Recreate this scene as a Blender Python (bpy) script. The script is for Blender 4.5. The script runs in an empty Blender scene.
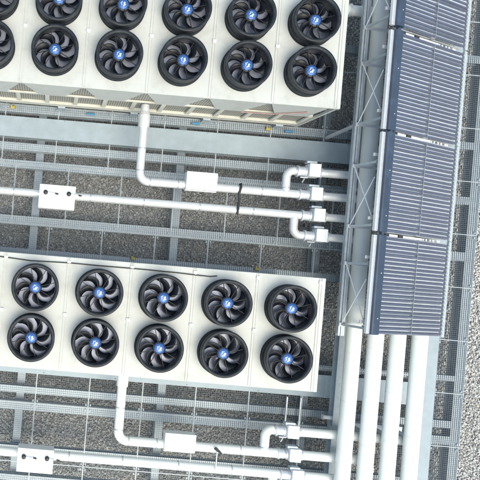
import bpy, bmesh, math, random
import numpy as np
from mathutils import Vector, Matrix
random.seed(7); rng = np.random.default_rng(7)
S = bpy.context.scene; COL = S.collection
PI = math.pi
# ------------------------------------------------------------------ survey helpers
# site grid: X runs along the chillers, Y across them, metres; grating top is z = 0
TH = math.radians(4.74); HC = 14.45; F = 630.0
def su(x, y): return (x-50)*math.cos(TH)+(y-258)*math.sin(TH)
def sv(x, y): return -(x-50)*math.sin(TH)+(y-258)*math.cos(TH)
def inframe(X, Y, z, m=6):
    k = F/(HC-z); u = X*k; v = -Y*k
    x = 50+u*math.cos(TH)-v*math.sin(TH); y = 258+u*math.sin(TH)+v*math.cos(TH)
    return -m < x < 480+m and -m < y < 480+m

# ------------------------------------------------------------------ materials
def mat(name, col, rough=.5, metal=0, var=.08, scale=6, bump=0, bscale=60, dirt=None, dscale=1.2, coat=0, spec=.5, damt=.5):
    m = bpy.data.materials.new(name); m.use_nodes = True; nt = m.node_tree; N = nt.nodes; L = nt.links
    b = N['Principled BSDF']; b.inputs['Roughness'].default_value = rough; b.inputs['Metallic'].default_value = metal
    b.inputs['Specular IOR Level'].default_value = spec; b.inputs['Coat Weight'].default_value = coat
    tc = N.new('ShaderNodeTexCoord'); g = N.new('ShaderNodeNewGeometry')
    n = N.new('ShaderNodeTexNoise'); n.inputs['Scale'].default_value = scale; n.inputs['Detail'].default_value = 6; n.inputs['Roughness'].default_value = .65
    L.new(g.outputs['Position'], n.inputs['Vector'])
    r = N.new('ShaderNodeValToRGB'); e = r.color_ramp.elements
    e[0].position = .3; e[1].position = .7
    e[0].color = tuple(max(0, c*(1-var)) for c in col)+(1,); e[1].color = tuple(min(1, c*(1+var)) for c in col)+(1,)
    L.new(n.outputs['Fac'], r.inputs['Fac']); out = r.outputs['Color']
    if dirt:
        n2 = N.new('ShaderNodeTexNoise'); n2.inputs['Scale'].default_value = dscale; n2.inputs['Detail'].default_value = 8; n2.inputs['Roughness'].default_value = .7
        L.new(g.outputs['Position'], n2.inputs['Vector'])
        r2 = N.new('ShaderNodeValToRGB'); r2.color_ramp.elements[0].position = .5; r2.color_ramp.elements[1].position = .75
        r2.color_ramp.elements[1].color = (damt, damt, damt, 1)
        L.new(n2.outputs['Fac'], r2.inputs['Fac'])
        mx = N.new('ShaderNodeMix'); mx.data_type = 'RGBA'
        L.new(r2.outputs['Color'], mx.inputs['Factor']); L.new(out, mx.inputs['A']); mx.inputs['B'].default_value = dirt+(1,)
        out = mx.outputs['Result']
    L.new(out, b.inputs['Base Color'])
    rr = N.new('ShaderNodeMapRange'); rr.inputs['To Min'].default_value = max(.02, rough-.08); rr.inputs['To Max'].default_value = min(1, rough+.12)
    L.new(n.outputs['Fac'], rr.inputs['Value']); L.new(rr.outputs['Result'], b.inputs['Roughness'])
    if bump:
        nb = N.new('ShaderNodeTexNoise'); nb.inputs['Scale'].default_value = bscale; nb.inputs['Detail'].default_value = 3
        L.new(g.outputs['Position'], nb.inputs['Vector'])
        bp = N.new('ShaderNodeBump'); bp.inputs['Strength'].default_value = bump; bp.inputs['Distance'].default_value = .01
        L.new(nb.outputs['Fac'], bp.inputs['Height']); L.new(bp.outputs['Normal'], b.inputs['Normal'])
    return m

M = {}
M['cream'] = mat('chiller_paint', (.56, .575, .545), .42, 0, .04, 3, .05, 8, dirt=(.33, .33, .29), dscale=2.6, damt=.42)
M['cream_side'] = mat('frame_paint', (.66, .65, .57), .5, 0, .06, 5, dirt=(.4, .38, .32), dscale=4)
M['galv'] = mat('galvanised_steel', (.43, .495, .545), .45, .25, .13, 9, .1, 30, dirt=(.35, .4, .43), dscale=2.5)
M['galv_wide'] = mat('galvanised_flange', (.33, .395, .44), .5, .1, .1, 5, .15, 12, dirt=(.29, .34, .37), dscale=1.8, damt=.6)
M['grate'] = mat('grating_steel', (.20, .23, .255), .55, .3, .15, 12)
M['band'] = mat('grating_band_steel', (.50, .55, .58), .45, .2, .12, 9)
M['alu'] = mat('aluminium', (.74, .76, .79), .38, .5, .07, 14, .1, 6)
M['jacket'] = mat('pipe_jacket_aluminium', (.80, .81, .81), .33, .35, .04, 7, .12, 5, dirt=(.6, .62, .63), dscale=3, damt=.4)
M['jacket_white'] = mat('pipe_jacket_white', (.83, .85, .82), .4, .05, .03, 3, .1, 4, dirt=(.66, .68, .65), dscale=1.5, damt=.35)  # white of the mains; on the lower small pipes, sky glare painted in
M['box'] = mat('cover_box_sheet', (.84, .86, .86), .4, .05, .03, 4, .15, 5)
M['seal'] = mat('seam_band', (.5, .52, .54), .4, .5, .1, 10)
M['black'] = mat('black_plastic', (.022, .025, .03), .38, 0, .2, 12, dirt=(.07, .07, .07), dscale=7)
M['shroud'] = mat('fan_shroud_plastic', (.017, .021, .027), .42, 0, .25, 9, dirt=(.05, .055, .058), dscale=9, damt=.6, spec=.32)
M['well'] = mat('fan_well_dark', (.006, .0065, .008), .6, 0, .2, 9)
M['plenum'] = mat('plenum_sheet', (.38, .41, .52), .35, .3, .22, 5, dirt=(.2, .2, .22), dscale=5, damt=.7)
M['blade'] = mat('fan_blade_plastic', (.005, .0065, .010), .3, 0, .15, 10, dirt=(.014, .015, .018), dscale=9, spec=.28)
M['hub'] = mat('hub_blue', (.045, .12, .34), .3, .2, .1, 9)
M['hubw'] = mat('hub_white_glare', (.5, .62, .80), .4, .1, .08, 20)
M['navy'] = mat('manifold_navy', (.032, .053, .092), .4, 0, .1, 4, dirt=(.08, .13, .22), dscale=3)
M['tube'] = mat('vacuum_tube_glass', (.085, .105, .175), .2, .2, .12, 5, coat=.6)
M['refl'] = mat('reflector_sheet', (.74, .77, .84), .3, .5, .08, 7)
M['dark'] = mat('dark_rubber', (.03, .032, .036), .6, 0, .2, 9)
M['copper'] = mat('copper_pipe', (.42, .27, .25), .5, .1, .15, 9)
M['yellow'] = mat('yellow_plastic', (.5, .4, .08), .4)
M['blue'] = mat('blue_plastic', (.06, .25, .42), .4)
M['white'] = mat('white_cap', (.86, .88, .9), .35)

def mesh_mat():   # expanded coil guard: pale wires over dark fins
    m = bpy.data.materials.new('coil_guard'); m.use_nodes = True; nt = m.node_tree; N = nt.nodes; L = nt.links
    b = N['Principled BSDF']; b.inputs['Roughness'].default_value = .5
    g = N.new('ShaderNodeNewGeometry'); sx = N.new('ShaderNodeSeparateXYZ'); L.new(g.outputs['Position'], sx.inputs[0])
    def wires(src, mul):
        a = N.new('ShaderNodeMath'); a.operation = 'MULTIPLY'; a.inputs[1].default_value = mul; L.new(src, a.inputs[0])
        f = N.new('ShaderNodeMath'); f.operation = 'FRACT'; L.new(a.outputs[0], f.inputs[0])
        c = N.new('ShaderNodeMath'); c.operation = 'LESS_THAN'; c.inputs[1].default_value = .42; L.new(f.outputs[0], c.inputs[0]); return c.outputs[0]
    a = wires(sx.outputs['X'], 20); c = wires(sx.outputs['Z'], 14)
    mx = N.new('ShaderNodeMath'); mx.operation = 'MAXIMUM'; L.new(a, mx.inputs[0]); L.new(c, mx.inputs[1])
    mi = N.new('ShaderNodeMix'); mi.data_type = 'RGBA'; L.new(mx.outputs[0], mi.inputs['Factor'])
    mi.inputs['A'].default_value = (.07, .07, .06, 1); mi.inputs['B'].default_value = (.42, .41, .36, 1)
    L.new(mi.outputs['Result'], b.inputs['Base Color']); return m
M['guard'] = mesh_mat()

def stone_mat():
    m = bpy.data.materials.new('gravel_stone'); m.use_nodes = True; nt = m.node_tree; N = nt.nodes; L = nt.links
    b = N['Principled BSDF']; b.inputs['Roughness'].default_value = .85; b.inputs['Specular IOR Level'].default_value = .25
    g = N.new('ShaderNodeNewGeometry'); r = N.new('ShaderNodeValToRGB'); cr = r.color_ramp
    cols = [(0, (.27, .275, .275)), (.18, (.44, .44, .43)), (.38, (.58, .575, .56)), (.55, (.47, .48, .485)), (.7, (.65, .645, .63)), (.85, (.56, .535, .50)), (1, (.80, .80, .79))]
    cr.elements[0].color = cols[0][1]+(1,); cr.elements[1].color = cols[-1][1]+(1,)
    for p, c in cols[1:-1]:
        e = cr.elements.new(p); e.color = c+(1,)
    L.new(g.outputs['Random Per Island'], r.inputs['Fac'])
    n = N.new('ShaderNodeTexNoise'); n.inputs['Scale'].default_value = 40; L.new(g.outputs['Position'], n.inputs['Vector'])
    mx = N.new('ShaderNodeMix'); mx.data_type = 'RGBA'; mx.blend_type = 'OVERLAY'; mx.inputs['Factor'].default_value = .5
    L.new(r.outputs['Color'], mx.inputs['A']); L.new(n.outputs['Fac'], mx.inputs['B']); L.new(mx.outputs['Result'], b.inputs['Base Color'])
    return m
M['stone'] = stone_mat()
def roof_mat():
    m = bpy.data.materials.new('gravel_bed'); m.use_nodes = True; nt = m.node_tree; N = nt.nodes; L = nt.links
    b = N['Principled BSDF']; b.inputs['Roughness'].default_value = .9
    g = N.new('ShaderNodeNewGeometry'); v = N.new('ShaderNodeTexVoronoi'); v.inputs['Scale'].default_value = 20; L.new(g.outputs['Position'], v.inputs['Vector'])
    sx = N.new('ShaderNodeSeparateColor'); L.new(v.outputs['Color'], sx.inputs[0])
    r = N.new('ShaderNodeValToRGB'); r.color_ramp.elements[0].color = (.24, .23, .22, 1); r.color_ramp.elements[1].color = (.60, .58, .55, 1)
    L.new(sx.outputs[0], r.inputs['Fac']); L.new(r.outputs['Color'], b.inputs['Base Color'])
    bp = N.new('ShaderNodeBump'); bp.invert = True; bp.inputs['Strength'].default_value = .9; bp.inputs['Distance'].default_value = .02
    L.new(v.outputs['Distance'], bp.inputs['Height']); L.new(bp.outputs['Normal'], b.inputs['Normal']); return m
M['roof'] = roof_mat()

# ------------------------------------------------------------------ mesh builder
class MB:
    def __init__(s): s.v = []; s.f = []; s.sm = []
    def add(s, vs, fs, smooth=False):
        o = len(s.v); s.v += [tuple(p) for p in vs]; s.f += [tuple(i+o for i in f) for f in fs]; s.sm += [smooth]*len(fs); return s
    def box(s, x0, x1, y0, y1, z0, z1):
        vs = [(x, y, z) for z in (z0, z1) for y in (y0, y1) for x in (x0, x1)]
        return s.add(vs, [(0, 2, 3, 1), (4, 5, 7, 6), (0, 1, 5, 4), (2, 6, 7, 3), (0, 4, 6, 2), (1, 3, 7, 5)])
    def cbox(s, x, y, z, sx, sy, sz): return s.box(x-sx/2, x+sx/2, y-sy/2, y+sy/2, z-sz/2, z+sz/2)
    def prism(s, poly, axis, a, b):     # poly in the other two axes, CCW irrelevant
        def P(p, t): return {'x': (t, p[0], p[1]), 'y': (p[0], t, p[1]), 'z': (p[0], p[1], t)}[axis]
        n = len(poly); vs = [P(p, a) for p in poly]+[P(p, b) for p in poly]
        fs = [tuple(range(n))[::-1], tuple(range(n, 2*n))]+[(i, (i+1) % n, n+(i+1) % n, n+i) for i in range(n)]
        return s.add(vs, fs)
    def bar(s, p, q, w, h, up=(0, 0, 1)):   # rectangular bar between two points
        p = Vector(p); q = Vector(q); d = (q-p).normalized(); a = d.cross(Vector(up))
        if a.length < 1e-4: a = d.cross(Vector((1, 0, 0)))
        a.normalize(); c = a.cross(d); a *= w/2; c *= h/2
        vs = [t+i*a+j*c for t in (p, q) for i, j in ((-1, -1), (1, -1), (1, 1), (-1, 1))]
        return s.add(vs, [(3, 2, 1, 0), (4, 5, 6, 7), (0, 1, 5, 4), (1, 2, 6, 5), (2, 3, 7, 6), (3, 0, 4, 7)])
    def tube(s, pts, r, n=16, caps=True):
        pts = [Vector(p) for p in pts]; rs = r if isinstance(r, (list, tuple)) else [r]*len(pts)
        d0 = (pts[1]-pts[0]).normalized(); a = d0.cross(Vector((0, 0, 1)))
        if a.length < 1e-3: a = Vector((1, 0, 0))
        a.normalize(); vs = []
        for i, p in enumerate(pts):
            if i == 0: d = pts[1]-p
            elif i == len(pts)-1: d = p-pts[i-1]
            else: d = (pts[i+1]-p).normalized()+(p-pts[i-1]).normalized()
            d.normalize(); a = (a-d*a.dot(d)).normalized(); b = d.cross(a)
            for k in range(n):
                t = 2*PI*k/n; vs.append(p+(a*math.cos(t)+b*math.sin(t))*rs[i])
        fs = [(i*n+k, i*n+(k+1) % n, (i+1)*n+(k+1) % n, (i+1)*n+k) for i in range(len(pts)-1) for k in range(n)]
        s.add(vs, fs, True)
        if caps:
            s.add(vs[:n], [tuple(range(n))[::-1]]); s.add(vs[-n:], [tuple(range(n))])
        return s
    def lathe(s, prof, n=48, c=(0, 0)):    # prof list of (r, z)
        vs = [(c[0]+r*math.cos(2*PI*k/n), c[1]+r*math.sin(2*PI*k/n), z) for r, z in prof for k in range(n)]
        fs = [(i*n+k, i*n+(k+1) % n, (i+1)*n+(k+1) % n, (i+1)*n+k) for i in range(len(prof)-1) for k in range(n)]
        return s.add(vs, fs, True)
    def mesh(s, name, m):
        me = bpy.data.meshes.new(name); me.from_pydata(s.v, [], s.f); me.polygons.foreach_set('use_smooth', s.sm); me.materials.append(M[m] if isinstance(m, str) else m)
        me.update(); return me
def obj(name, mb, m='', parent=None, loc=(0, 0, 0), rz=0, bevel=0):
    me = mb.mesh(name, m) if isinstance(mb, MB) else mb
    o = bpy.data.objects.new(name, me); COL.objects.link(o); o.location = loc; o.rotation_euler.z = rz
    if parent: o.parent = parent
    if bevel:
        b = o.modifiers.new('bevel', 'BEVEL'); b.width = bevel; b.segments = 2; b.limit_method = 'ANGLE'; b.angle_limit = math.radians(50)
    return o
def tag(o, label=None, cat=None, group=None, kind=None):
    for k, v in (('label', label), ('category', cat), ('group', group), ('kind', kind)):
        if v: o[k] = v
    return o
def empty(name, loc, label, cat, group=None, rz=0):
    o = bpy.data.objects.new(name, None); COL.objects.link(o); o.location = loc; o.rotation_euler.z = rz; o.empty_display_size = .2
    return tag(o, label, cat, group)
def arc(cx, cy, r, a0, a1, z, n=9):
    return [(cx+r*math.cos(math.radians(a0+(a1-a0)*i/n)), cy+r*math.sin(math.radians(a0+(a1-a0)*i/n)), z) for i in range(n+1)]
ORD = ['first', 'second', 'third', 'fourth', 'fifth', 'sixth', 'seventh', 'eighth', 'ninth', 'tenth', 'eleventh', 'twelfth']

# ------------------------------------------------------------------ roof and gravel
ZG = -.72
tag(obj('gravel_roof', MB().add([(-300, -300, ZG-.03), (300, -300, ZG-.03), (300, 300, ZG-.03), (-300, 300, ZG-.03)], [(0, 1, 2, 3)]), 'roof'), kind='structure')
def gravel():
    t = (1+5**.5)/2
    iv = np.array([(-1, t, 0), (1, t, 0), (-1, -t, 0), (1, -t, 0), (0, -1, t), (0, 1, t), (0, -1, -t), (0, 1, -t), (t, 0, -1), (t, 0, 1), (-t, 0, -1), (-t, 0, 1)], float)
    iv /= np.linalg.norm(iv[0])
    itf = np.array([(0, 11, 5), (0, 5, 1), (0, 1, 7), (0, 7, 10), (0, 10, 11), (1, 5, 9), (5, 11, 4), (11, 10, 2), (10, 7, 6), (7, 1, 8), (3, 9, 4), (3, 4, 2), (3, 2, 6), (3, 6, 8), (3, 8, 9), (4, 9, 5), (2, 4, 11), (6, 2, 10), (8, 6, 7), (9, 8, 1)])
    sp = .038
    gx, gy = np.meshgrid(np.arange(-2.2, 11.6, sp), np.arange(-6.6, 7.4, sp)); gx = gx.ravel(); gy = gy.ravel(); n = len(gx)
    c = np.stack([gx+rng.uniform(-.018, .018, n), gy+rng.uniform(-.018, .018, n), ZG+rng.uniform(-.012, .016, n)], 1)
    sz = np.clip(rng.lognormal(np.log(.0202), .28, n), .010, .04)
    sc = sz[:, None]*rng.uniform(.75, 1.3, (n, 3))*np.array([1, 1, .75])
    a = rng.uniform(0, 2*PI, n); ca, sa = np.cos(a), np.sin(a)
    P = iv[None]*(1+rng.uniform(-.2, .2, (n, 12, 1)))*sc[:, None, :]
    Q = np.empty_like(P); Q[..., 0] = P[..., 0]*ca[:, None]-P[..., 1]*sa[:, None]; Q[..., 1] = P[..., 0]*sa[:, None]+P[..., 1]*ca[:, None]; Q[..., 2] = P[..., 2]
    V = (Q+c[:, None, :]).reshape(-1, 3).astype(np.float32)
    Fc = (itf[None]+(np.arange(n)*12)[:, None, None]).reshape(-1).astype(np.int32)
    me = bpy.data.meshes.new('gravel'); me.vertices.add(len(V)); me.vertices.foreach_set('co', V.ravel())
    nf = n*20; me.loops.add(nf*3); me.loops.foreach_set('vertex_index', Fc)
    me.polygons.add(nf); me.polygons.foreach_set('loop_start', np.arange(0, nf*3, 3, dtype=np.int32)); me.polygons.foreach_set('loop_total', np.full(nf, 3, np.int32))
    me.materials.append(M['stone']); me.update(calc_edges=True)
    o = bpy.data.objects.new('gravel', me); COL.objects.link(o)
    tag(o, 'loose grey and brown roof gravel below the grating deck', 'gravel', kind='stuff')
gravel()

# ------------------------------------------------------------------ steel beams
def ibeam_poly(c, w, zt, d, tf=.018, tw=.014):
    a, b = c-w/2, c+w/2; l, r = c-tw/2, c+tw/2; z0 = zt-d
    return [(a, z0), (b, z0), (b, z0+tf), (r, z0+tf), (r, zt-tf), (b, zt-tf), (b, zt), (a, zt), (a, zt-tf), (l, zt-tf), (l, z0+tf), (a, z0+tf)]
def ibeam(axis, c, w, zt, d, a, b, label, group, m='galv', name='steel_beam', cat='steel beam', extra=None):
    o = obj(name, MB().prism(ibeam_poly(c, w, zt, d), 'x' if axis == 'x' else 'y', a, b), m)
    tag(o, label, cat, group)
    if extra: extra(o)
    return o
gE = 'cross beams under the grating'
for Y, w, lab in [(3.36, .16, 'steel beam under the grating along the base of the upper chiller'),
                  (2.495, .17, 'steel beam under the grating just below the upper wide beam'),
                  (2.10, .18, 'steel beam under the grating joint above the upper silver pipes'),
                  (.81, .20, 'steel beam between the upper straight pipe and the lower chiller'),
                  (.08, .17, 'steel beam under the grating along the top edge of the lower chiller'),
                  (-2.0, .12, 'steel beam under the grating just above the lower wide beam'),
                  (-3.06, .16, 'steel beam under the grating just below the lower wide beam'),
                  (-3.43, .20, 'steel beam under the grating joint above the lower pipes'),
                  (-4.40, .10, 'narrow steel beam under the grating between the two lower pipes'),
                  (-5.09, .14, 'steel beam under the grating below the lowest pipe'),
                  (5.35, .17, 'steel beam under the grating beside the upper chiller, near the top of the picture')]:
    ibeam('x', Y, w, -.022, .2, -4, 8.57 if Y in (.08, 2.495, -4.40) else 9.5, lab, gE)
gC = 'long beams running down the picture under the grating'
for X, lab in [(-.43, 'leftmost steel column beam crossing under the grating'), (2.85, 'middle steel column beam crossing under the grating'), (6.17, 'steel column beam crossing under the grating beside the large pipes')]:
    ibeam('y', X, .18, -.24, .24, -7.5, 8.5, lab, gC)
for (y0, y1, lab) in [(2.70, 3.165, 'wide pale galvanised beam in front of the upper chiller'), (-2.665, -2.15, 'wide pale galvanised beam along the bottom of the lower chiller')]:
    c = (y0+y1)/2
    def ex(o, c=c, y0=y0, y1=y1):
        mb = MB()
        for X in np.arange(-3.2, 9, 1.64):
            for yy in (y0+.03, y1-.03): mb.lathe([(.0, .066), (.014, .066), (.016, .052)], 6, (X, yy))
        obj('bolts', mb, 'galv', o)
    ibeam('x', c, y1-y0, .05, .30, -4, 8.585, lab, 'wide beams carrying the chillers', 'galv_wide', 'wide_beam', 'steel beam', ex)
ibeam('y', 8.80, .42, .075, .32, -7.5, 8.5, 'wide pale galvanised beam running beside the rightmost large pipe', None, 'galv_wide', 'wide_beam')
ibeam('y', 9.60, .20, -.022, .34, -7.5, 8.5, 'outermost steel edge beam at the right side of the deck, next to open gravel', None, 'galv', 'edge_beam')
ibeam('y', 6.6, .22, .60, .24, -7.5, 8.5, 'galvanised beam beside and under the leftmost large pipe', None, 'galv', 'pipe_support_beam')
# ------------------------------------------------------------------ grating panels
def grating_meshes(w, l, pitch=.046):
    mb = MB(); n = int(round(w/pitch)); t = .0026
    for i in range(1, n): x = w*i/n; mb.box(x-t/2, x+t/2, .004, l-.004, -.018, -.001)
    n = int(round(l/pitch))
    for i in range(1, n): y = l*i/n; mb.box(.004, w-.004, y-.0017, y+.0017, -.010, -.002)
    e = MB(); b = .009
    e.box(.003, .003+b, .003, l-.003, -.019, .002); e.box(w-.003-b, w-.003, .003, l-.003, -.019, .002)
    e.box(.003+b, w-.003-b, .003, .003+.007, -.019, .001); e.box(.003+b, w-.003-b, l-.01, l-.003, -.019, .001)
    c = MB().box(-.014, .014, -.022, .022, .003, .009).lathe([(0, .02), (.009, .02), (.01, .0085)], 6)
    return mb.mesh('grating_panel', 'grate'), e.mesh('edge_band', 'band'), c.mesh('clamp', 'galv')
rows = [(6.17, 'top row', 0), (4.81, 'second row', 0), (3.45, 'row at the foot of the upper chiller', 0), (2.09, 'row under the upper wide beam', 0), (.73, 'row under the upper silver pipes', .34),
        (-.63, 'row just above the lower chiller', 0), (-1.99, 'row beside the lower chiller', 0), (-3.35, 'row under the lower wide beam', 0),
        (-4.71, 'row under the lower pipes', 0), (-6.07, 'bottom row', 0)]
def panel(x0, y0, w, l, ms, label, group, clampx=True):
    o = obj('grating_panel', ms[0], loc=(x0, y0, 0)); tag(o, label, 'floor grating', group)
    obj('edge_band', ms[1], parent=o)
    for cx in (.05, w-.05):
        for cy in (.06, l-.06):
            obj('clamp', ms[2], parent=o, loc=(cx, cy, 0))
ms = grating_meshes(1.22, 1.36); cache = {}
for y0, rn, off in rows:
    kk = 0
    for i in range(-2, 8):
        x0 = -.07+off+1.22*i; x1 = x0+1.22; y1 = y0+1.36; w = 1.22; m3 = ms
        if x0 > 8.5: continue
        if x1 > 8.58:
            w = round(8.58-x0, 3); x1 = x0+w
            if w < .2: continue
            if w not in cache: cache[w] = grating_meshes(w, 1.36)
            m3 = cache[w]
        if not any(inframe(a, b, 0) for a in np.linspace(x0, x1, 4) for b in np.linspace(y0, y1, 4)): continue
        if y0 in (4.81, 6.17, -1.99) and x1 < 6.2: continue
        kk += 1
        panel(x0, y0, w, 1.36, m3, 'grating panel, %s from left in the %s' % (ORD[kk-1], rn), 'grating panels of the deck')
ms2 = grating_meshes(.69, 1.22); kk = 0
for i in range(-5, 7):
    y0 = -1.12+1.22*i
    if not any(inframe(a, b, 0) for a in (9.02, 9.71) for b in (y0, y0+1.22)): continue
    kk += 1
    panel(9.02, y0, .69, 1.22, ms2, 'narrow grating panel on the right deck edge, %s from the bottom' % ORD[kk-1], 'narrow grating panels along the deck edge')

# ------------------------------------------------------------------ chillers
ZT = 2.08; ZB = .28; ZR = 2.39
RW = .447
shroud_me = MB().lathe([(RW+.012, 0), (RW+.012, .03), (RW, .04), (RW-.003, .10), (RW+.012, .105), (RW+.012, .125), (RW-.003, .13), (RW-.003, .285), (RW+.008, .295), (RW+.008, .31), (RW-.045, .312), (RW-.058, .30), (RW-.062, .26), (RW-.06, .13), (RW-.048, .06), (RW-.045, -.02)], 64).mesh('fan', 'shroud')
rim_me = MB().lathe([(RW+.009, .3125), (RW+.006, .320), (RW-.043, .320), (RW-.047, .3135)], 64).mesh('rim', 'shroud')
well = MB().lathe([(RW-.05, .006), (.001, .006)], 32)
well_me = well.mesh('fan_floor', 'plenum')
def blade_mesh():
    mb = MB(); nr, na = 9, 6; vs = []
    for side in (0, 1):
        for i in range(nr+1):
            f = i/nr; r = .09+f*(.378-.09)
            sweep = math.radians(30*f-14*math.sin(f*PI)); ch = math.radians(29+5*math.sin(f*PI)-6*f)
            if i == nr: ch *= .8
            for j in range(na+1):
                g = j/na; a = sweep+ch*(g-.5)
                z = .165+-(.085-.03*f)*(g-.5)+.012*math.sin(g*PI)-.01*f-side*.006
                vs.append((r*math.cos(a), r*math.sin(a), z))
    fs = []; W = na+1; O = (nr+1)*W
    for i in range(nr):
        for j in range(na):
            a = i*W+j; fs.append((a, a+W, a+W+1, a+1)); fs.append((O+a, O+a+1, O+a+W+1, O+a+W))
    for i in range(nr):
        a = i*W; fs.append((a, O+a, O+a+W, a+W)); a = i*W+na; fs.append((a, a+W, O+a+W, O+a))
    for j in range(na):
        a = nr*W+j; fs.append((a, O+a, O+a+1, a+1)); a = j; fs.append((a, a+1, O+a+1, O+a))
    mb.add(vs, fs, True); return mb.mesh('blade', 'blade')
blade_me = blade_mesh()
spoke_me = MB().bar((.10, 0, .225), (RW-.05, 0, .225), .012, .016).mesh('guard_spoke', 'well')
hubb_me = MB().lathe([(.125, .09), (.128, .20), (.118, .212), (.108, .214)], 40).mesh('hub', 'black')
cap_me = MB().lathe([(.107, .215), (.104, .222), (.08, .234), (.04, .241), (.0005, .243)], 40).mesh('hub_cap', 'hub')
def emblem_glare():   # pale logo swooshes, the upper-left one enlarged to paint in sky glare
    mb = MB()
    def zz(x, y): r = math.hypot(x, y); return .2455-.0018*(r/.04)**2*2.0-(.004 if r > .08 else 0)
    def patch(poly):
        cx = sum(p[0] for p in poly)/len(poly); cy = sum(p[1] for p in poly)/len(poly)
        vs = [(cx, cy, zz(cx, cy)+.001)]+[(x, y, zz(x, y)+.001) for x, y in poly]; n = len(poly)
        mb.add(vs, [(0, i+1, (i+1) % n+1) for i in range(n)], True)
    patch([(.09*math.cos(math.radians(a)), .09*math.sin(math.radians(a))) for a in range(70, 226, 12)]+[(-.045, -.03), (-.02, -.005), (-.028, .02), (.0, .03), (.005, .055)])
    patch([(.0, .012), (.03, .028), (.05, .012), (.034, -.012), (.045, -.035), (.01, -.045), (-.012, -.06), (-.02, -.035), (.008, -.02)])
    return mb.mesh('emblem_glare', 'hubw')
emblem_glare_me = emblem_glare()
NCOL = 7; PX = 1.2407; XF = 4.725; XE = 5.44; XL = XF-(NCOL-1)*PX-.62
def chiller(Yc, label, which):
    root = empty('chiller', (0, Yc, 0), label, 'chiller', 'rooftop chillers')
    hd = 1.122
    # top deck : one raised panel per fan column, seams left between them
    top = MB(); top.box(XL, XE-.17+.165, -hd+.0, hd, ZT-.07, ZT-.012)
    for k in range(NCOL):
        a = XF-k*PX-PX/2+.012; b = XF-k*PX+PX/2-.012
        top.box(a, b, -hd+.004, hd-.004, ZT-.0118, ZT)
    top.box(XF+PX/2+.012, XE-.002, -hd+.004, hd-.004, ZT-.0118, ZT-.003)
    obj('top_panel', top, 'cream', root, bevel=.004)
    for k in range(-1, NCOL):
        x = XF-k*PX-PX/2; z = ZT+.0015
        st = MB().prism([(x-.034, z), (x+.034, z), (x+.034, z+.01), (x+.014, z+.01), (x+.012, z+.002), (x-.012, z+.002), (x-.014, z+.01), (x-.034, z+.01)], 'y', -hd+.02, hd-.02)
        obj('seam_strip', st, 'cream', root)
    for k in range(NCOL):
        x = XF-k*PX-PX/2
        for y in (0, hd-.09):
            c = MB().cbox(x, y, ZT+.022, .075, .05, .02).cbox(x+.005, y-.035, ZT+.018, .03, .02, .012)
            obj('lifting_cap', c, 'white', root, bevel=.004)
    c = MB().cbox(XE-.1, hd-.09, ZT+.02, .08, .06, .02); obj('lifting_cap', c, 'white', root, bevel=.004)
    # fans
    for k in range(NCOL):
        for j in (-1, 1):
            x = XF-k*PX; y = j*.488
            fan = obj('fan', shroud_me, parent=root, loc=(x, y, ZT+.002), rz=random.uniform(0, 6))
            obj('rim', rim_me, parent=fan); obj('fan_floor', well_me, parent=fan); obj('hub', hubb_me, parent=fan)
            cp = random.uniform(-.5, .5)-fan.rotation_euler.z
            obj('hub_cap', cap_me, parent=fan, rz=cp); obj('emblem_glare', emblem_glare_me, parent=fan, rz=cp)
            ph = random.uniform(0, 2*PI)
            for b in range(7):
                obj('blade', blade_me, parent=fan, rz=ph+b*2*PI/7)
            for b in range(8):
                obj('guard_spoke', spoke_me, parent=fan, rz=.3-fan.rotation_euler.z+b*PI/4)
    # body
    yb = -hd+.055; X1 = 5.27
    core = MB(); core.box(XL+.05, X1-.1, yb+.16, hd-.2, ZB+.1, ZT-.08); obj('inner_casing', core, 'cream_side', root)
    bf = MB()
    for y in (yb, hd-.06): bf.box(XL, X1, y-.03, y+.06, ZB, ZB+.2)
    for x in (XL, X1-.1): bf.box(x, x+.1, yb+.063, hd-.123, ZB, ZB+.2)
    obj('base_frame', bf, 'cream_side', root)
    for s, y in ((-1, yb), (1, hd-.055)):
        fr = MB(); rail = 1.14
        fr.box(XL, X1, y-.02, y+.02, rail, rail+.05)
        for k in range(NCOL*2+1):
            x = X1-.03-k*PX/2
            if x < XL: break
            fr.box(x-.045, x+.045, y-.022, y+.018, ZB+.2, rail)
        obj('side_frame', fr, 'cream_side', root)
        g = MB().box(XL+.02, X1-.02, y+.03-.012*0, y+.045, ZB+.2, ZT-.08) if s < 0 else MB().box(XL+.02, X1-.02, y-.045, y-.03, ZB+.2, ZT-.08)
        obj('coil_guard', g, 'guard', root)
        for k in range(NCOL):
            xc = XF-k*PX; a = PX/2-.03; xr = xc+a if k else X1
            v = MB().prism([(xc-a, ZT-.075), (xr, ZT-.075), (xr, ZT-.13), (xc+.27 if k else X1-.12, rail+.05), (xc-.27, rail+.05), (xc-a, ZT-.13)], 'y', y-.03, y-.006 if s < 0 else y+.006)
            obj('v_panel', v, 'cream', root)
    # diagonal corner post, feet
    cp = MB().bar((XE-.05, -hd+.03, ZT-.07), (X1-.03, yb-.035, ZB+.01), .05, .05); obj('corner_post', cp, 'cream', root)
    for k in range(6):
        for y in (yb+.0, hd-.09):
            obj('foot', MB().cbox(4.9-k*1.64, y, .165, .16, .12, .228), 'galv', root)
    # refrigerant pipe seen behind the guard
    if which == 'up':
        cpz = MB().tube([(3.75, yb-.045, 1.19), (4.1, yb-.05, 1.22), (4.4, yb-.05, 1.24), (4.7, yb-.05, 1.42), (4.98, yb-.05, 1.6)], .014, 8)
        obj('refrigerant_pipe', cpz, 'copper', root)
    return root
ch_up = chiller(4.51, 'cream rooftop chiller at the top, its guarded side and copper pipe showing', 'up')
ch_lo = chiller(-1.074, 'cream rooftop chiller in mid picture with thin black cable along its edge', 'lo')
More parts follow.
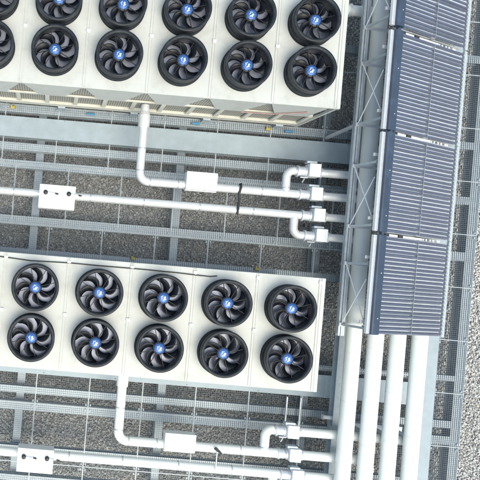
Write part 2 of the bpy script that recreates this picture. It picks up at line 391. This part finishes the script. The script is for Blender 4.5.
# thin cable on the lower chiller
pts = []
for x, y in [(-60, 247), (-20, 254), (0, 256.5), (30, 260.5), (70, 263), (120, 267.5), (150, 270), (175, 272.5), (195, 275), (210, 276.5), (217, 276)]:
    pts.append((su(x, y)*12.36/F, -sv(x, y)*12.36/F, ZT+.02))
tag(obj('black_cable', MB().tube(pts, .011, 8), 'black'), 'thin black cable lying along the upper edge of the lower chiller', 'cable')
# tags
for i, (x, y, lab) in enumerate([(91, 113, 'small blue tag beside the base of the upper chiller, leftmost'), (197, 122.5, 'small blue tag beside the base of the upper chiller, middle one'), (291, 130.5, 'small blue tag beside the base of the upper chiller, rightmost')]):
    X, Y = su(x, y)*14.3/F, -sv(x, y)*14.3/F
    tag(obj('blue_tag', MB().cbox(X, Y, .03, .2, .045, .04), 'blue', bevel=.01), lab, 'tag', 'blue tags by the upper chiller')
for i, (x, y, lab) in enumerate([(12.5, 106.5, 'small yellow clip by the base of the upper chiller near the left edge'), (269, 128.5, 'small yellow clip by the base of the upper chiller beside a grating joint'), (133.5, 258.5, 'small yellow clip on the grating above the lower chiller, left one'), (258, 269, 'small yellow clip on the grating above the lower chiller, right one')]):
    X, Y = su(x, y)*14.35/F, -sv(x, y)*14.35/F
    tag(obj('yellow_clip', MB().cbox(X, Y, .03, .1, .06, .04).cbox(X-.03, Y+.03, .05, .04, .05, .05), 'yellow', bevel=.008), lab, 'clip', 'yellow clips')

# ------------------------------------------------------------------ distribution pipes (one set below each chiller)
ZP = .90; DP = HC-ZP
def pu(u): return u*DP/F
RP = .092
def pipeset(dy, up):
    RP = .090 if up else .100
    w = 'upper' if up else 'lower'; mm = 'jacket' if up else 'jacket_white'  # lower set is whiter: overexposed sky reflection painted into the jacket colour
    yA, yB, ya, yd = [v*DP/F for v in (84, 63.3, 107, 43.4)]
    yA += dy; yB += dy; ya += dy; yd += dy
    xl = pu(82.5); x_a = pu(229); x_d = pu(240)
    xa = 7.91; xb = 6.98; xc = 6.52; xd = 6.52
    def seams(par, pts_list):
        for p, q in pts_list: obj('seam_band', MB().tube([p, q], RP+.006, 20), 'seal', par)
    # pipe A
    A = empty('supply_pipe', (xl, yA, 0), '%s pipe with an elbow leaving the chiller and a plain cover box' % w, 'pipe', 'insulated pipes between chillers and mains')
    def loc(p, o): return (p[0]-o[0], p[1]-o[1], p[2])
    def L(ps, o): return [loc(p, o) for p in ps]
    oA = (xl, yA); r = .2
    pa = [(xl, 3.45+dy, ZP), (xl, yA+r, ZP)]+arc(xl+r, yA+r, r, 180, 270, ZP)[1:]+[(xa if False else xb, yA, ZP)]
    obj('jacket', MB().tube(L(pa, oA), RP, 20), mm, A)
    obj('collar', MB().tube(L([(xl, 2.97+dy, ZP), (xl, 3.22+dy, ZP)], oA), .125, 20).tube(L([(xl, 3.22+dy, ZP), (xl, 3.3+dy, ZP)], oA), [.125, .1], 20), mm, A)
    seams(A, [(loc((x, yA, ZP), oA), loc((x+.02, yA, ZP), oA)) for x in (xl+r+.02, 2.6, 4.4, 5.35)]+[(loc((xl, yA+r+.02, ZP), oA), loc((xl, yA+r+.04, ZP), oA)), (loc((xl, 2.5+dy, ZP), oA), loc((xl, 2.52+dy, ZP), oA))])
    # branch a : tee, elbow, run to the far main
    ba = [(x_a, yA+.02, ZP), (x_a, ya-.15, ZP)]+arc(x_a+.15, ya-.15, .15, 180, 90, ZP)[1:]+[(xa, ya, ZP)]
    obj('branch', MB().tube(L(ba, oA), RP*.97, 20), mm, A)
    seams(A, [(loc((x_a, yA+.1, ZP), oA), loc((x_a, yA+.115, ZP), oA)), (loc((x_a+.17, ya, ZP), oA), loc((x_a+.185, ya, ZP), oA))])
    B = empty('return_pipe', (0, yB, 0), '%s long straight pipe carrying a cover box with two black knobs' % w, 'pipe', 'insulated pipes between chillers and mains')
    oB = (0, yB)
    obj('jacket', MB().tube(L([(-4, yB, ZP), (xc, yB, ZP)], oB), RP*.95, 20), mm, B)
    seams(B, [(loc((x, yB, ZP), oB), loc((x+.02, yB, ZP), oB)) for x in (-.9, .75, 1.9, 3.1, 4.25, 5.3)])
    bd = [(x_d, yB-.02, ZP), (x_d, yd+.15, ZP)]+arc(x_d+.15, yd+.15, .15, 180, 270, ZP)[1:]+[(xd, yd, ZP)]
    obj('branch', MB().tube(L(bd, oB), RP*.97, 20), mm, B)
    # supports
    for i, (P, o, xs, yy) in enumerate([(A, oA, (3.1, 5.9), yA), (B, oB, (.1, 5.9), yB)]):
        for x in xs:
            x0, y0 = x-o[0], yy-o[1]
            obj('support', MB().box(x0-.02, x0+.02, y0-.02, y0+.02, .003, ZP-RP+.01), 'galv', P)
    # cover boxes
    bx = su(57, 197)*13.3/F; 
    c = empty('cover_box', (bx, yB-.068, 0), 'white cover box with two black knobs on the %s straight pipe' % w, 'box', 'cover boxes with knobs')
    obj('casing', MB().cbox(0, 0, ZP+.1, .765, .505, .34), 'box', c, bevel=.012)
    for kx in (-.245, .245):
        kn = obj('knob', MB().lathe([(.0005, ZP+.34), (.035, ZP+.34), (.046, ZP+.33), (.048, ZP+.271)], 20, (kx, .08)), 'black', c)
        obj('stem', MB().tube([(kx+.04, .08, ZP+.31), (kx+.2, .07, ZP+.3)], .013, 8), 'alu', kn)
        obj('needle', MB().tube([(kx+.2, .07, ZP+.3), (kx+.27, .06, ZP+.297)], .017, 8), 'dark', kn)
    bx = su(203, 181)*13.3/F; by = -sv(203, 181)*13.3/F+dy
    c = empty('cover_box', (bx, by, 0), 'plain white cover box on the %s elbowed pipe' % w, 'box', 'plain cover boxes')
    obj('casing', MB().cbox(0, .01, ZP+.03, .66, .38, .27), 'box', c, bevel=.012)
    obj('lid_edge', MB().cbox(0, -.195, ZP+.06, .67, .02, .10), 'box', c, bevel=.004)
    # valves
    names = ['topmost', 'second', 'third', 'lowest']
    for i, (yy, px, py) in enumerate([(ya, 316, 168.5), (yA, 318, 191.5), (yB, 320.5, 213), (yd, 322.5, 237.5)]):
        X = pu(su(px, py))*.985
        v = empty('valve', (X, yy, 0), 'white valve box, %s of the four on the %s branches' % (names[i], w), 'valve', 'valve boxes on the %s branches' % w)
        obj('casing', MB().box(-.12, .12, -.115, .16, ZP-.1, ZP+.19), 'box', v, bevel=.01)
        for fa, fb, fr_ in ((-.33, -.30, .125), (-.16, -.13, .12), (.17, .2, .115)): obj('flange', MB().tube([(fa, 0, ZP), (fb, 0, ZP)], fr_, 20), 'alu', v)
        obj('body', MB().tube([(-.3, 0, ZP), (-.16, 0, ZP)], .105, 20), 'alu', v)
        obj('lid', MB().box(-.17, .04, .17, .21, ZP+.0, ZP+.15), 'galv', v)
        if i != 2:
            obj('lever', MB().tube([(-.16, -.1, ZP), (-.16, -.16, ZP+.02), (-.2, -.24, ZP+.02)], .016, 8).tube([(-.26, -.13, ZP+.05), (-.1, -.13, ZP+.05)], .018, 8), 'dark' if i == 1 else 'seal', v)
        else:
            obj('lever', MB().cbox(-.08, -.14, ZP, .26, .03, .05).cbox(-.18, -.2, ZP-.1, .05, .08, .1), 'dark', v)
    return yA, yB
yA, yB = pipeset(0, True); yA2, yB2 = pipeset(-5.585, False)
# black strap between the two upper pipes
xs = su(240.5, 198)*13.4/F
st = [(xs+.015, yA+.105, ZP-.03), (xs+.02, yA+.11, ZP+.05), (xs+.005, yA+.03, ZP+.115), (xs-.01, yA-.09, ZP+.06), (xs+.01, yA-.22, ZP+.02), (xs-.005, yB+.09, ZP+.05), (xs-.02, yB+.02, ZP+.11), (xs-.01, yB-.09, ZP+.04)]
tag(obj('strap', MB().tube(st, .026, 10), 'dark'), 'black strap tying the two upper silver pipes together', 'strap')
xs = su(217, 458)*13.4/F
s = empty('sensor_rod', (xs, yA2, 0), 'thin grey rod with a dark head between the two lower pipes', 'sensor')
obj('rod', MB().tube([(0, -.02, ZP+.12), (0, -.44, ZP+.11)], .014, 8), 'alu', s); obj('head', MB().tube([(-.05, .03, ZP+.13), (.09, -.07, ZP+.14)], [.035, .02], 10), 'dark', s)
# pressure tappings on pipes: little white caps
# side pipe at the top right of the upper chiller
o = empty('side_pipe', (5.4, 0, 0), 'short white pipe leaving the end of the upper chiller at the top of the picture', 'pipe')
ys = -sv(358, 8)*13.4/F
obj('jacket', MB().tube([(-.3, ys, ZP), (1.12, ys, ZP)], .11, 20), 'jacket_white', o); obj('flange', MB().tube([(.55, ys, ZP), (.6, ys, ZP)], .14, 20), 'alu', o)

# ------------------------------------------------------------------ mains
ZM = 1.165; RM = .158
for i, (X, lab) in enumerate([(6.52, 'leftmost of the four large white pipes, seen through the rack posts'), (6.985, 'second from the left of the four large white pipes'), (7.45, 'third from the left of the four large white pipes'), (7.915, 'rightmost of the four large white pipes, beside the wide beam')]):
    o = empty('main_pipe', (X, 0, 0), lab, 'pipe', 'four large main pipes')
    obj('jacket', MB().tube([(0, -8, ZM), (0, 8.5, ZM)], RM, 32), 'jacket_white', o)
    for Y in np.arange(-7.6+i*.13, 8, 1.02): obj('seam_band', MB().tube([(0, Y, ZM), (0, Y+.02, ZM)], RM+.003, 32, caps=False), 'jacket_white', o)
    for Y in (-5.6, -3.2, -.4, 2.0, 4.4, 6.8):
        obj('saddle', MB().box(-.09, .09, Y-.04, Y+.04, .601 if i == 0 else .301, ZM-RM+.02), 'galv', o)
for j, Y in enumerate((-5.6, -3.2, -.4, 2.0, 4.4, 6.8)):
    tag(obj('pipe_rack_beam', MB().prism(ibeam_poly(Y, .14, .3, .22), 'x', 6.72, 8.2), 'galv'), 'cross beam carrying the large pipes, %s from the bottom of the picture' % ORD[j], 'steel beam', 'cross beams under the large pipes')
# vent fittings glimpsed between mains
for X, Y, lab in [(7.22, -3.95, 'pale vent fitting between the second and third large pipes, upper one'), (7.2, -4.72, 'pale vent fitting between the second and third large pipes, lower one'), (7.67, -4.75, 'pale vent fitting between the third and fourth large pipes')]:
    tag(obj('vent_fitting', MB().box(X-.03, X+.05, Y-.05, Y+.05, .95, 1.0).tube([(X+.01, Y, .6), (X+.01, Y, .95)], .02, 8), 'box'), lab, 'fitting')

# ------------------------------------------------------------------ solar collectors on their rack
XT, ZTOP = 6.425, 2.25; XLO, ZLO = 8.17, 1.45
ang = math.atan2(ZTOP-ZLO, XLO-XT); ux = Vector((math.cos(ang), 0, -math.sin(ang))); un = Vector((math.sin(ang), 0, math.cos(ang))); TLEN = math.hypot(XLO-XT, ZTOP-ZLO)
NT = 24
tube_me = None
def slopebox(mb, s0, s1, y0, y1, n0, n1):
    o = Vector((XT, 0, ZTOP)); vs = [o+ux*s+un*n+Vector((0, y, 0)) for n in (n0, n1) for y in (y0, y1) for s in (s0, s1)]
    return mb.add(vs, [(0, 2, 3, 1), (4, 5, 7, 6), (0, 1, 5, 4), (2, 6, 7, 3), (0, 4, 6, 2), (1, 3, 7, 5)])
mods = [(-.945, 'lowest, where the large pipes come out'), (1.04, 'second from the bottom'), (3.005, 'third from the bottom'), (5.01, 'topmost, cut off by the picture')]
tb = MB(); o0 = Vector((XT, 0, ZTOP)); p = lambda s, n=0: o0+ux*s+un*n
tb.tube([p(-.03), p(TLEN-.05), p(TLEN-.02), p(TLEN)], [.0245, .0245, .019, .004], 14); tube_me = tb.mesh('tube', 'tube')
clip = MB().tube([p(TLEN-.035), p(TLEN+.02)], .0265, 10); clip_me = clip.mesh('end_clip', 'seal')
for y0, lab in mods:
    L = 1.905; pitch = L/NT; root = empty('solar_collector', (0, y0, 0), 'vacuum tube solar collector with navy header, '+lab, 'solar collector', 'row of solar collectors')
    # header box
    hb = MB()
    prof = [(-.205, -.05), (.0, -.05), (.0, .045), (-.02, .06), (-.185, .06), (-.205, .045)]
    vs = [p(s, n)+Vector((0, y, 0)) for y in (-.01, L+.01) for s, n in prof]; n = len(prof)
    hb.add(vs, [tuple(range(n)), tuple(range(n, 2*n))[::-1]]+[(i, i+n, (i+1) % n+n, (i+1) % n) for i in range(n)])
    h = obj('header', hb, 'navy', root)
    for q in (.62, .16): obj('rivet', MB().tube([p(-.09, .06)+Vector((0, L*q, 0)), p(-.09, .066)+Vector((0, L*q, 0))], .012, 8), 'alu', h)
    tr = MB(); slopebox(tr, -.30, -.208, 0, L, -.05, .0); obj('header_trim', tr, 'alu', root)
    # corrugated reflector in two lengths
    for s0, s1 in ((.015, TLEN*.475), (TLEN*.52, TLEN-.07)):
        rb = MB(); m = NT*6
        vs = []
        for i in range(m+1):
            y = i*L/m; n_ = -.045+.026*math.cos(2*PI*i/6)
            n_ = -.04+.036*(math.cos(PI*i/6)**2)
            vs += [p(s0, n_)+Vector((0, y, 0)), p(s1, n_)+Vector((0, y, 0))]
        rb.add(vs, [(2*i, 2*i+2, 2*i+3, 2*i+1) for i in range(m)], True)
        rf = obj('reflector', rb, 'refl', root)
    for i in range(NT):
        t_ = obj('tube', tube_me, parent=root, loc=(0, (i+.5)*pitch+random.uniform(-.0013, .0013), random.uniform(-.002, .002)), rz=random.uniform(-.0013, .0013)); obj('end_clip', clip_me, parent=t_)
    mr = MB(); slopebox(mr, TLEN*.485, TLEN*.51, 0, L, -.10, -.06); obj('middle_rail', mr, 'alu', root)
    dk = MB()
    slopebox(dk, TLEN*.465, TLEN*.53, 0, L, -.058, -.018)
    obj('tube_holder', dk, 'seal', root)
    wire = MB(); slopebox(wire, TLEN*.4985, TLEN*.5015, 0, L, .026, .029); obj('retaining_wire', wire, 'galv', root)
    lr = MB(); slopebox(lr, TLEN+.004, TLEN+.085, -.02, L+.05, -.04, .012); obj('bottom_rail', lr, 'band', root)
    for fa in (.0, L-.02): fl = MB(); slopebox(fl, .0, TLEN, fa, fa+.02, -.12, -.08); obj('side_rail', fl, 'alu', root)
    # joint parts visible in the gap above this collector
    for a, b in ((.16, .42), (.56, 1.16), (1.18, 1.21), (1.26, 1.30), (1.38, 1.42), (1.47, 1.52), (1.6, 1.7)):
        jp = MB(); slopebox(jp, a, b, L+.008, L+.052, -.06, -.04); obj('joint_cover', jp, 'box', root)
    for a, b in ((.04, .15), (.43, .55)):
        jd = MB(); slopebox(jd, a, b, L+.004, L+.056, -.06, -.02); obj('joint_bracket', jd, 'dark', root)
    obj('header_union', MB().tube([p(-.09)+Vector((0, L, 0)), p(-.09)+Vector((0, L+.07, 0))], .045, 12), 'navy', root)
XA, ZA = 6.065, 1.50
XB, ZBm = 6.21, 2.17
rail = MB(); rail.box(XA-.035, XA+.005, -1.1, 8, ZA-.06, ZA-.01).box(XA+.02, XA+.055, -1.1, 8, ZA-.06, ZA-.01).box(XA+.075, XA+.11, -1.1, 8, ZA-.1, ZA-.045).box(XA-.035, XA+.11, -1.1, 8, ZA-.115, ZA-.1005)
tag(obj('rack_rail', rail, 'band'), 'long ribbed galvanised rail joining the feet of the collector rack posts', 'rail')
frames = [(-.86, .40, 'lowest in the picture'), (1.16, 2.40, 'second from the bottom'), (3.254, 4.50, 'third from the bottom'), (5.25, 6.5, 'topmost')]
for a, b, lab in frames:
    root = empty('collector_frame', (0, 0, 0), 'triangular support frame with crossed rods behind the collectors, '+lab, 'support frame', 'collector support frames')
    for Y in (a, b):
        obj('rear_post', MB().bar((XA, Y, ZA), (XB, Y, ZBm), .045, .045, (0, 1, 0)), 'band', root)
        obj('floor_bar', MB().bar((XA-.03, Y-.005, ZA-.0), (XLO+.03, Y-.005, ZA-.16), .045, .04), 'alu', root)
        obj('rafter', MB().bar((XB, Y+.03, ZBm-.05), (XLO+.05, Y+.03, ZLO-.17), .04, .05), 'galv', root)
        obj('node_plate', MB().cbox(XA-.01, Y, ZA+.01, .06, .07, .06), 'alu', root)
        obj('middle_leg', MB().box(6.735, 6.775, Y-.02, Y+.02, .003, ZA-.09), 'galv', root)
        obj('front_leg', MB().box(8.2, 8.25, Y-.025, Y+.025, .08, ZLO-.14), 'galv', root)
        obj('top_bracket', MB().cbox(XB-.06, Y+.13, ZBm+.03, .10, .06, .03), 'alu', root)
    if a == 3.254: obj('rear_leg', MB().box(XA-.03, XA+.03, a-.03, a+.03, .055, ZA-.12), 'alu', root)
    for (y1, y2) in ((b, a+.17), (a, b-.3)):
        obj('brace_rod', MB().tube([(XA-.005, y1, ZA+.03), (XB-.03, y2, ZBm)], .0105, 8), 'box', root)
# small stub near the lower pipes
X, Y = su(330, 418)*13.9/F, -sv(330, 418)*13.9/F
sb = empty('drain_stub', (X, Y, 0), 'short white drain stub beside the leftmost large pipe, above the lower valve boxes', 'drain pipe')
obj('pipe', MB().tube([(-.12, 0, .5), (.16, -.01, .5)], .045, 12), 'box', sb); obj('flange', MB().tube([(-.15, 0, .5), (-.12, 0, .5)], .06, 12), 'alu', sb)
# thin conduits near the mains, lower right
for j, x in enumerate((289, 303)):
    X = su(x, 405)*14.2/F
    tag(obj('conduit', MB().tube([(X, -2.7, .12), (X-.01, -3.62, .12)], .022, 8), 'alu'), ['thin grey conduit on the grating left of the lower valve boxes', 'thin grey conduit on the grating directly above the lower valve boxes'][j], 'conduit')

# ------------------------------------------------------------------ light
W = bpy.data.worlds.new('World'); S.world = W; W.use_nodes = True; nt = W.node_tree
sky = nt.nodes.new('ShaderNodeTexSky'); sky.sky_type = 'NISHITA'; sky.sun_disc = False
SD = Vector((.28, -.55, 1.35)).normalized()
el = math.asin(SD.z); az = math.atan2(SD.x, SD.y)
sky.sun_elevation = el; sky.sun_rotation = az; sky.air_density = 1.3; sky.dust_density = 3.5; sky.ozone_density = 1.0
bg = nt.nodes['Background']; bg.inputs['Strength'].default_value = .15; nt.links.new(sky.outputs[0], bg.inputs[0])
sl = bpy.data.lights.new('sun', 'SUN'); sl.energy = 1.3; sl.angle = math.radians(60); sl.color = (1, .96, .9)
so = bpy.data.objects.new('sun', sl); COL.objects.link(so); so.rotation_euler = SD.to_track_quat('Z', 'Y').to_euler(); so.location = (5, -5, 20)

# ------------------------------------------------------------------ camera
cd = bpy.data.cameras.new('camera'); cam = bpy.data.objects.new('camera', cd); COL.objects.link(cam)
cam.location = (0, 0, HC); cam.rotation_euler = (0, 0, TH)
cd.sensor_width = 36; cd.sensor_fit = 'HORIZONTAL'; cd.lens = 36*F/480; cd.shift_x = 190/480; cd.shift_y = 18/480; cd.clip_end = 1000; cd.clip_start = .1
S.camera = cam
S.view_settings.view_transform = 'Standard'; S.view_settings.look = 'None'; S.view_settings.gamma = 1; S.view_settings.exposure = .62
S.view_settings.use_white_balance = True; S.view_settings.white_balance_temperature = 6800; S.view_settings.white_balance_tint = 2
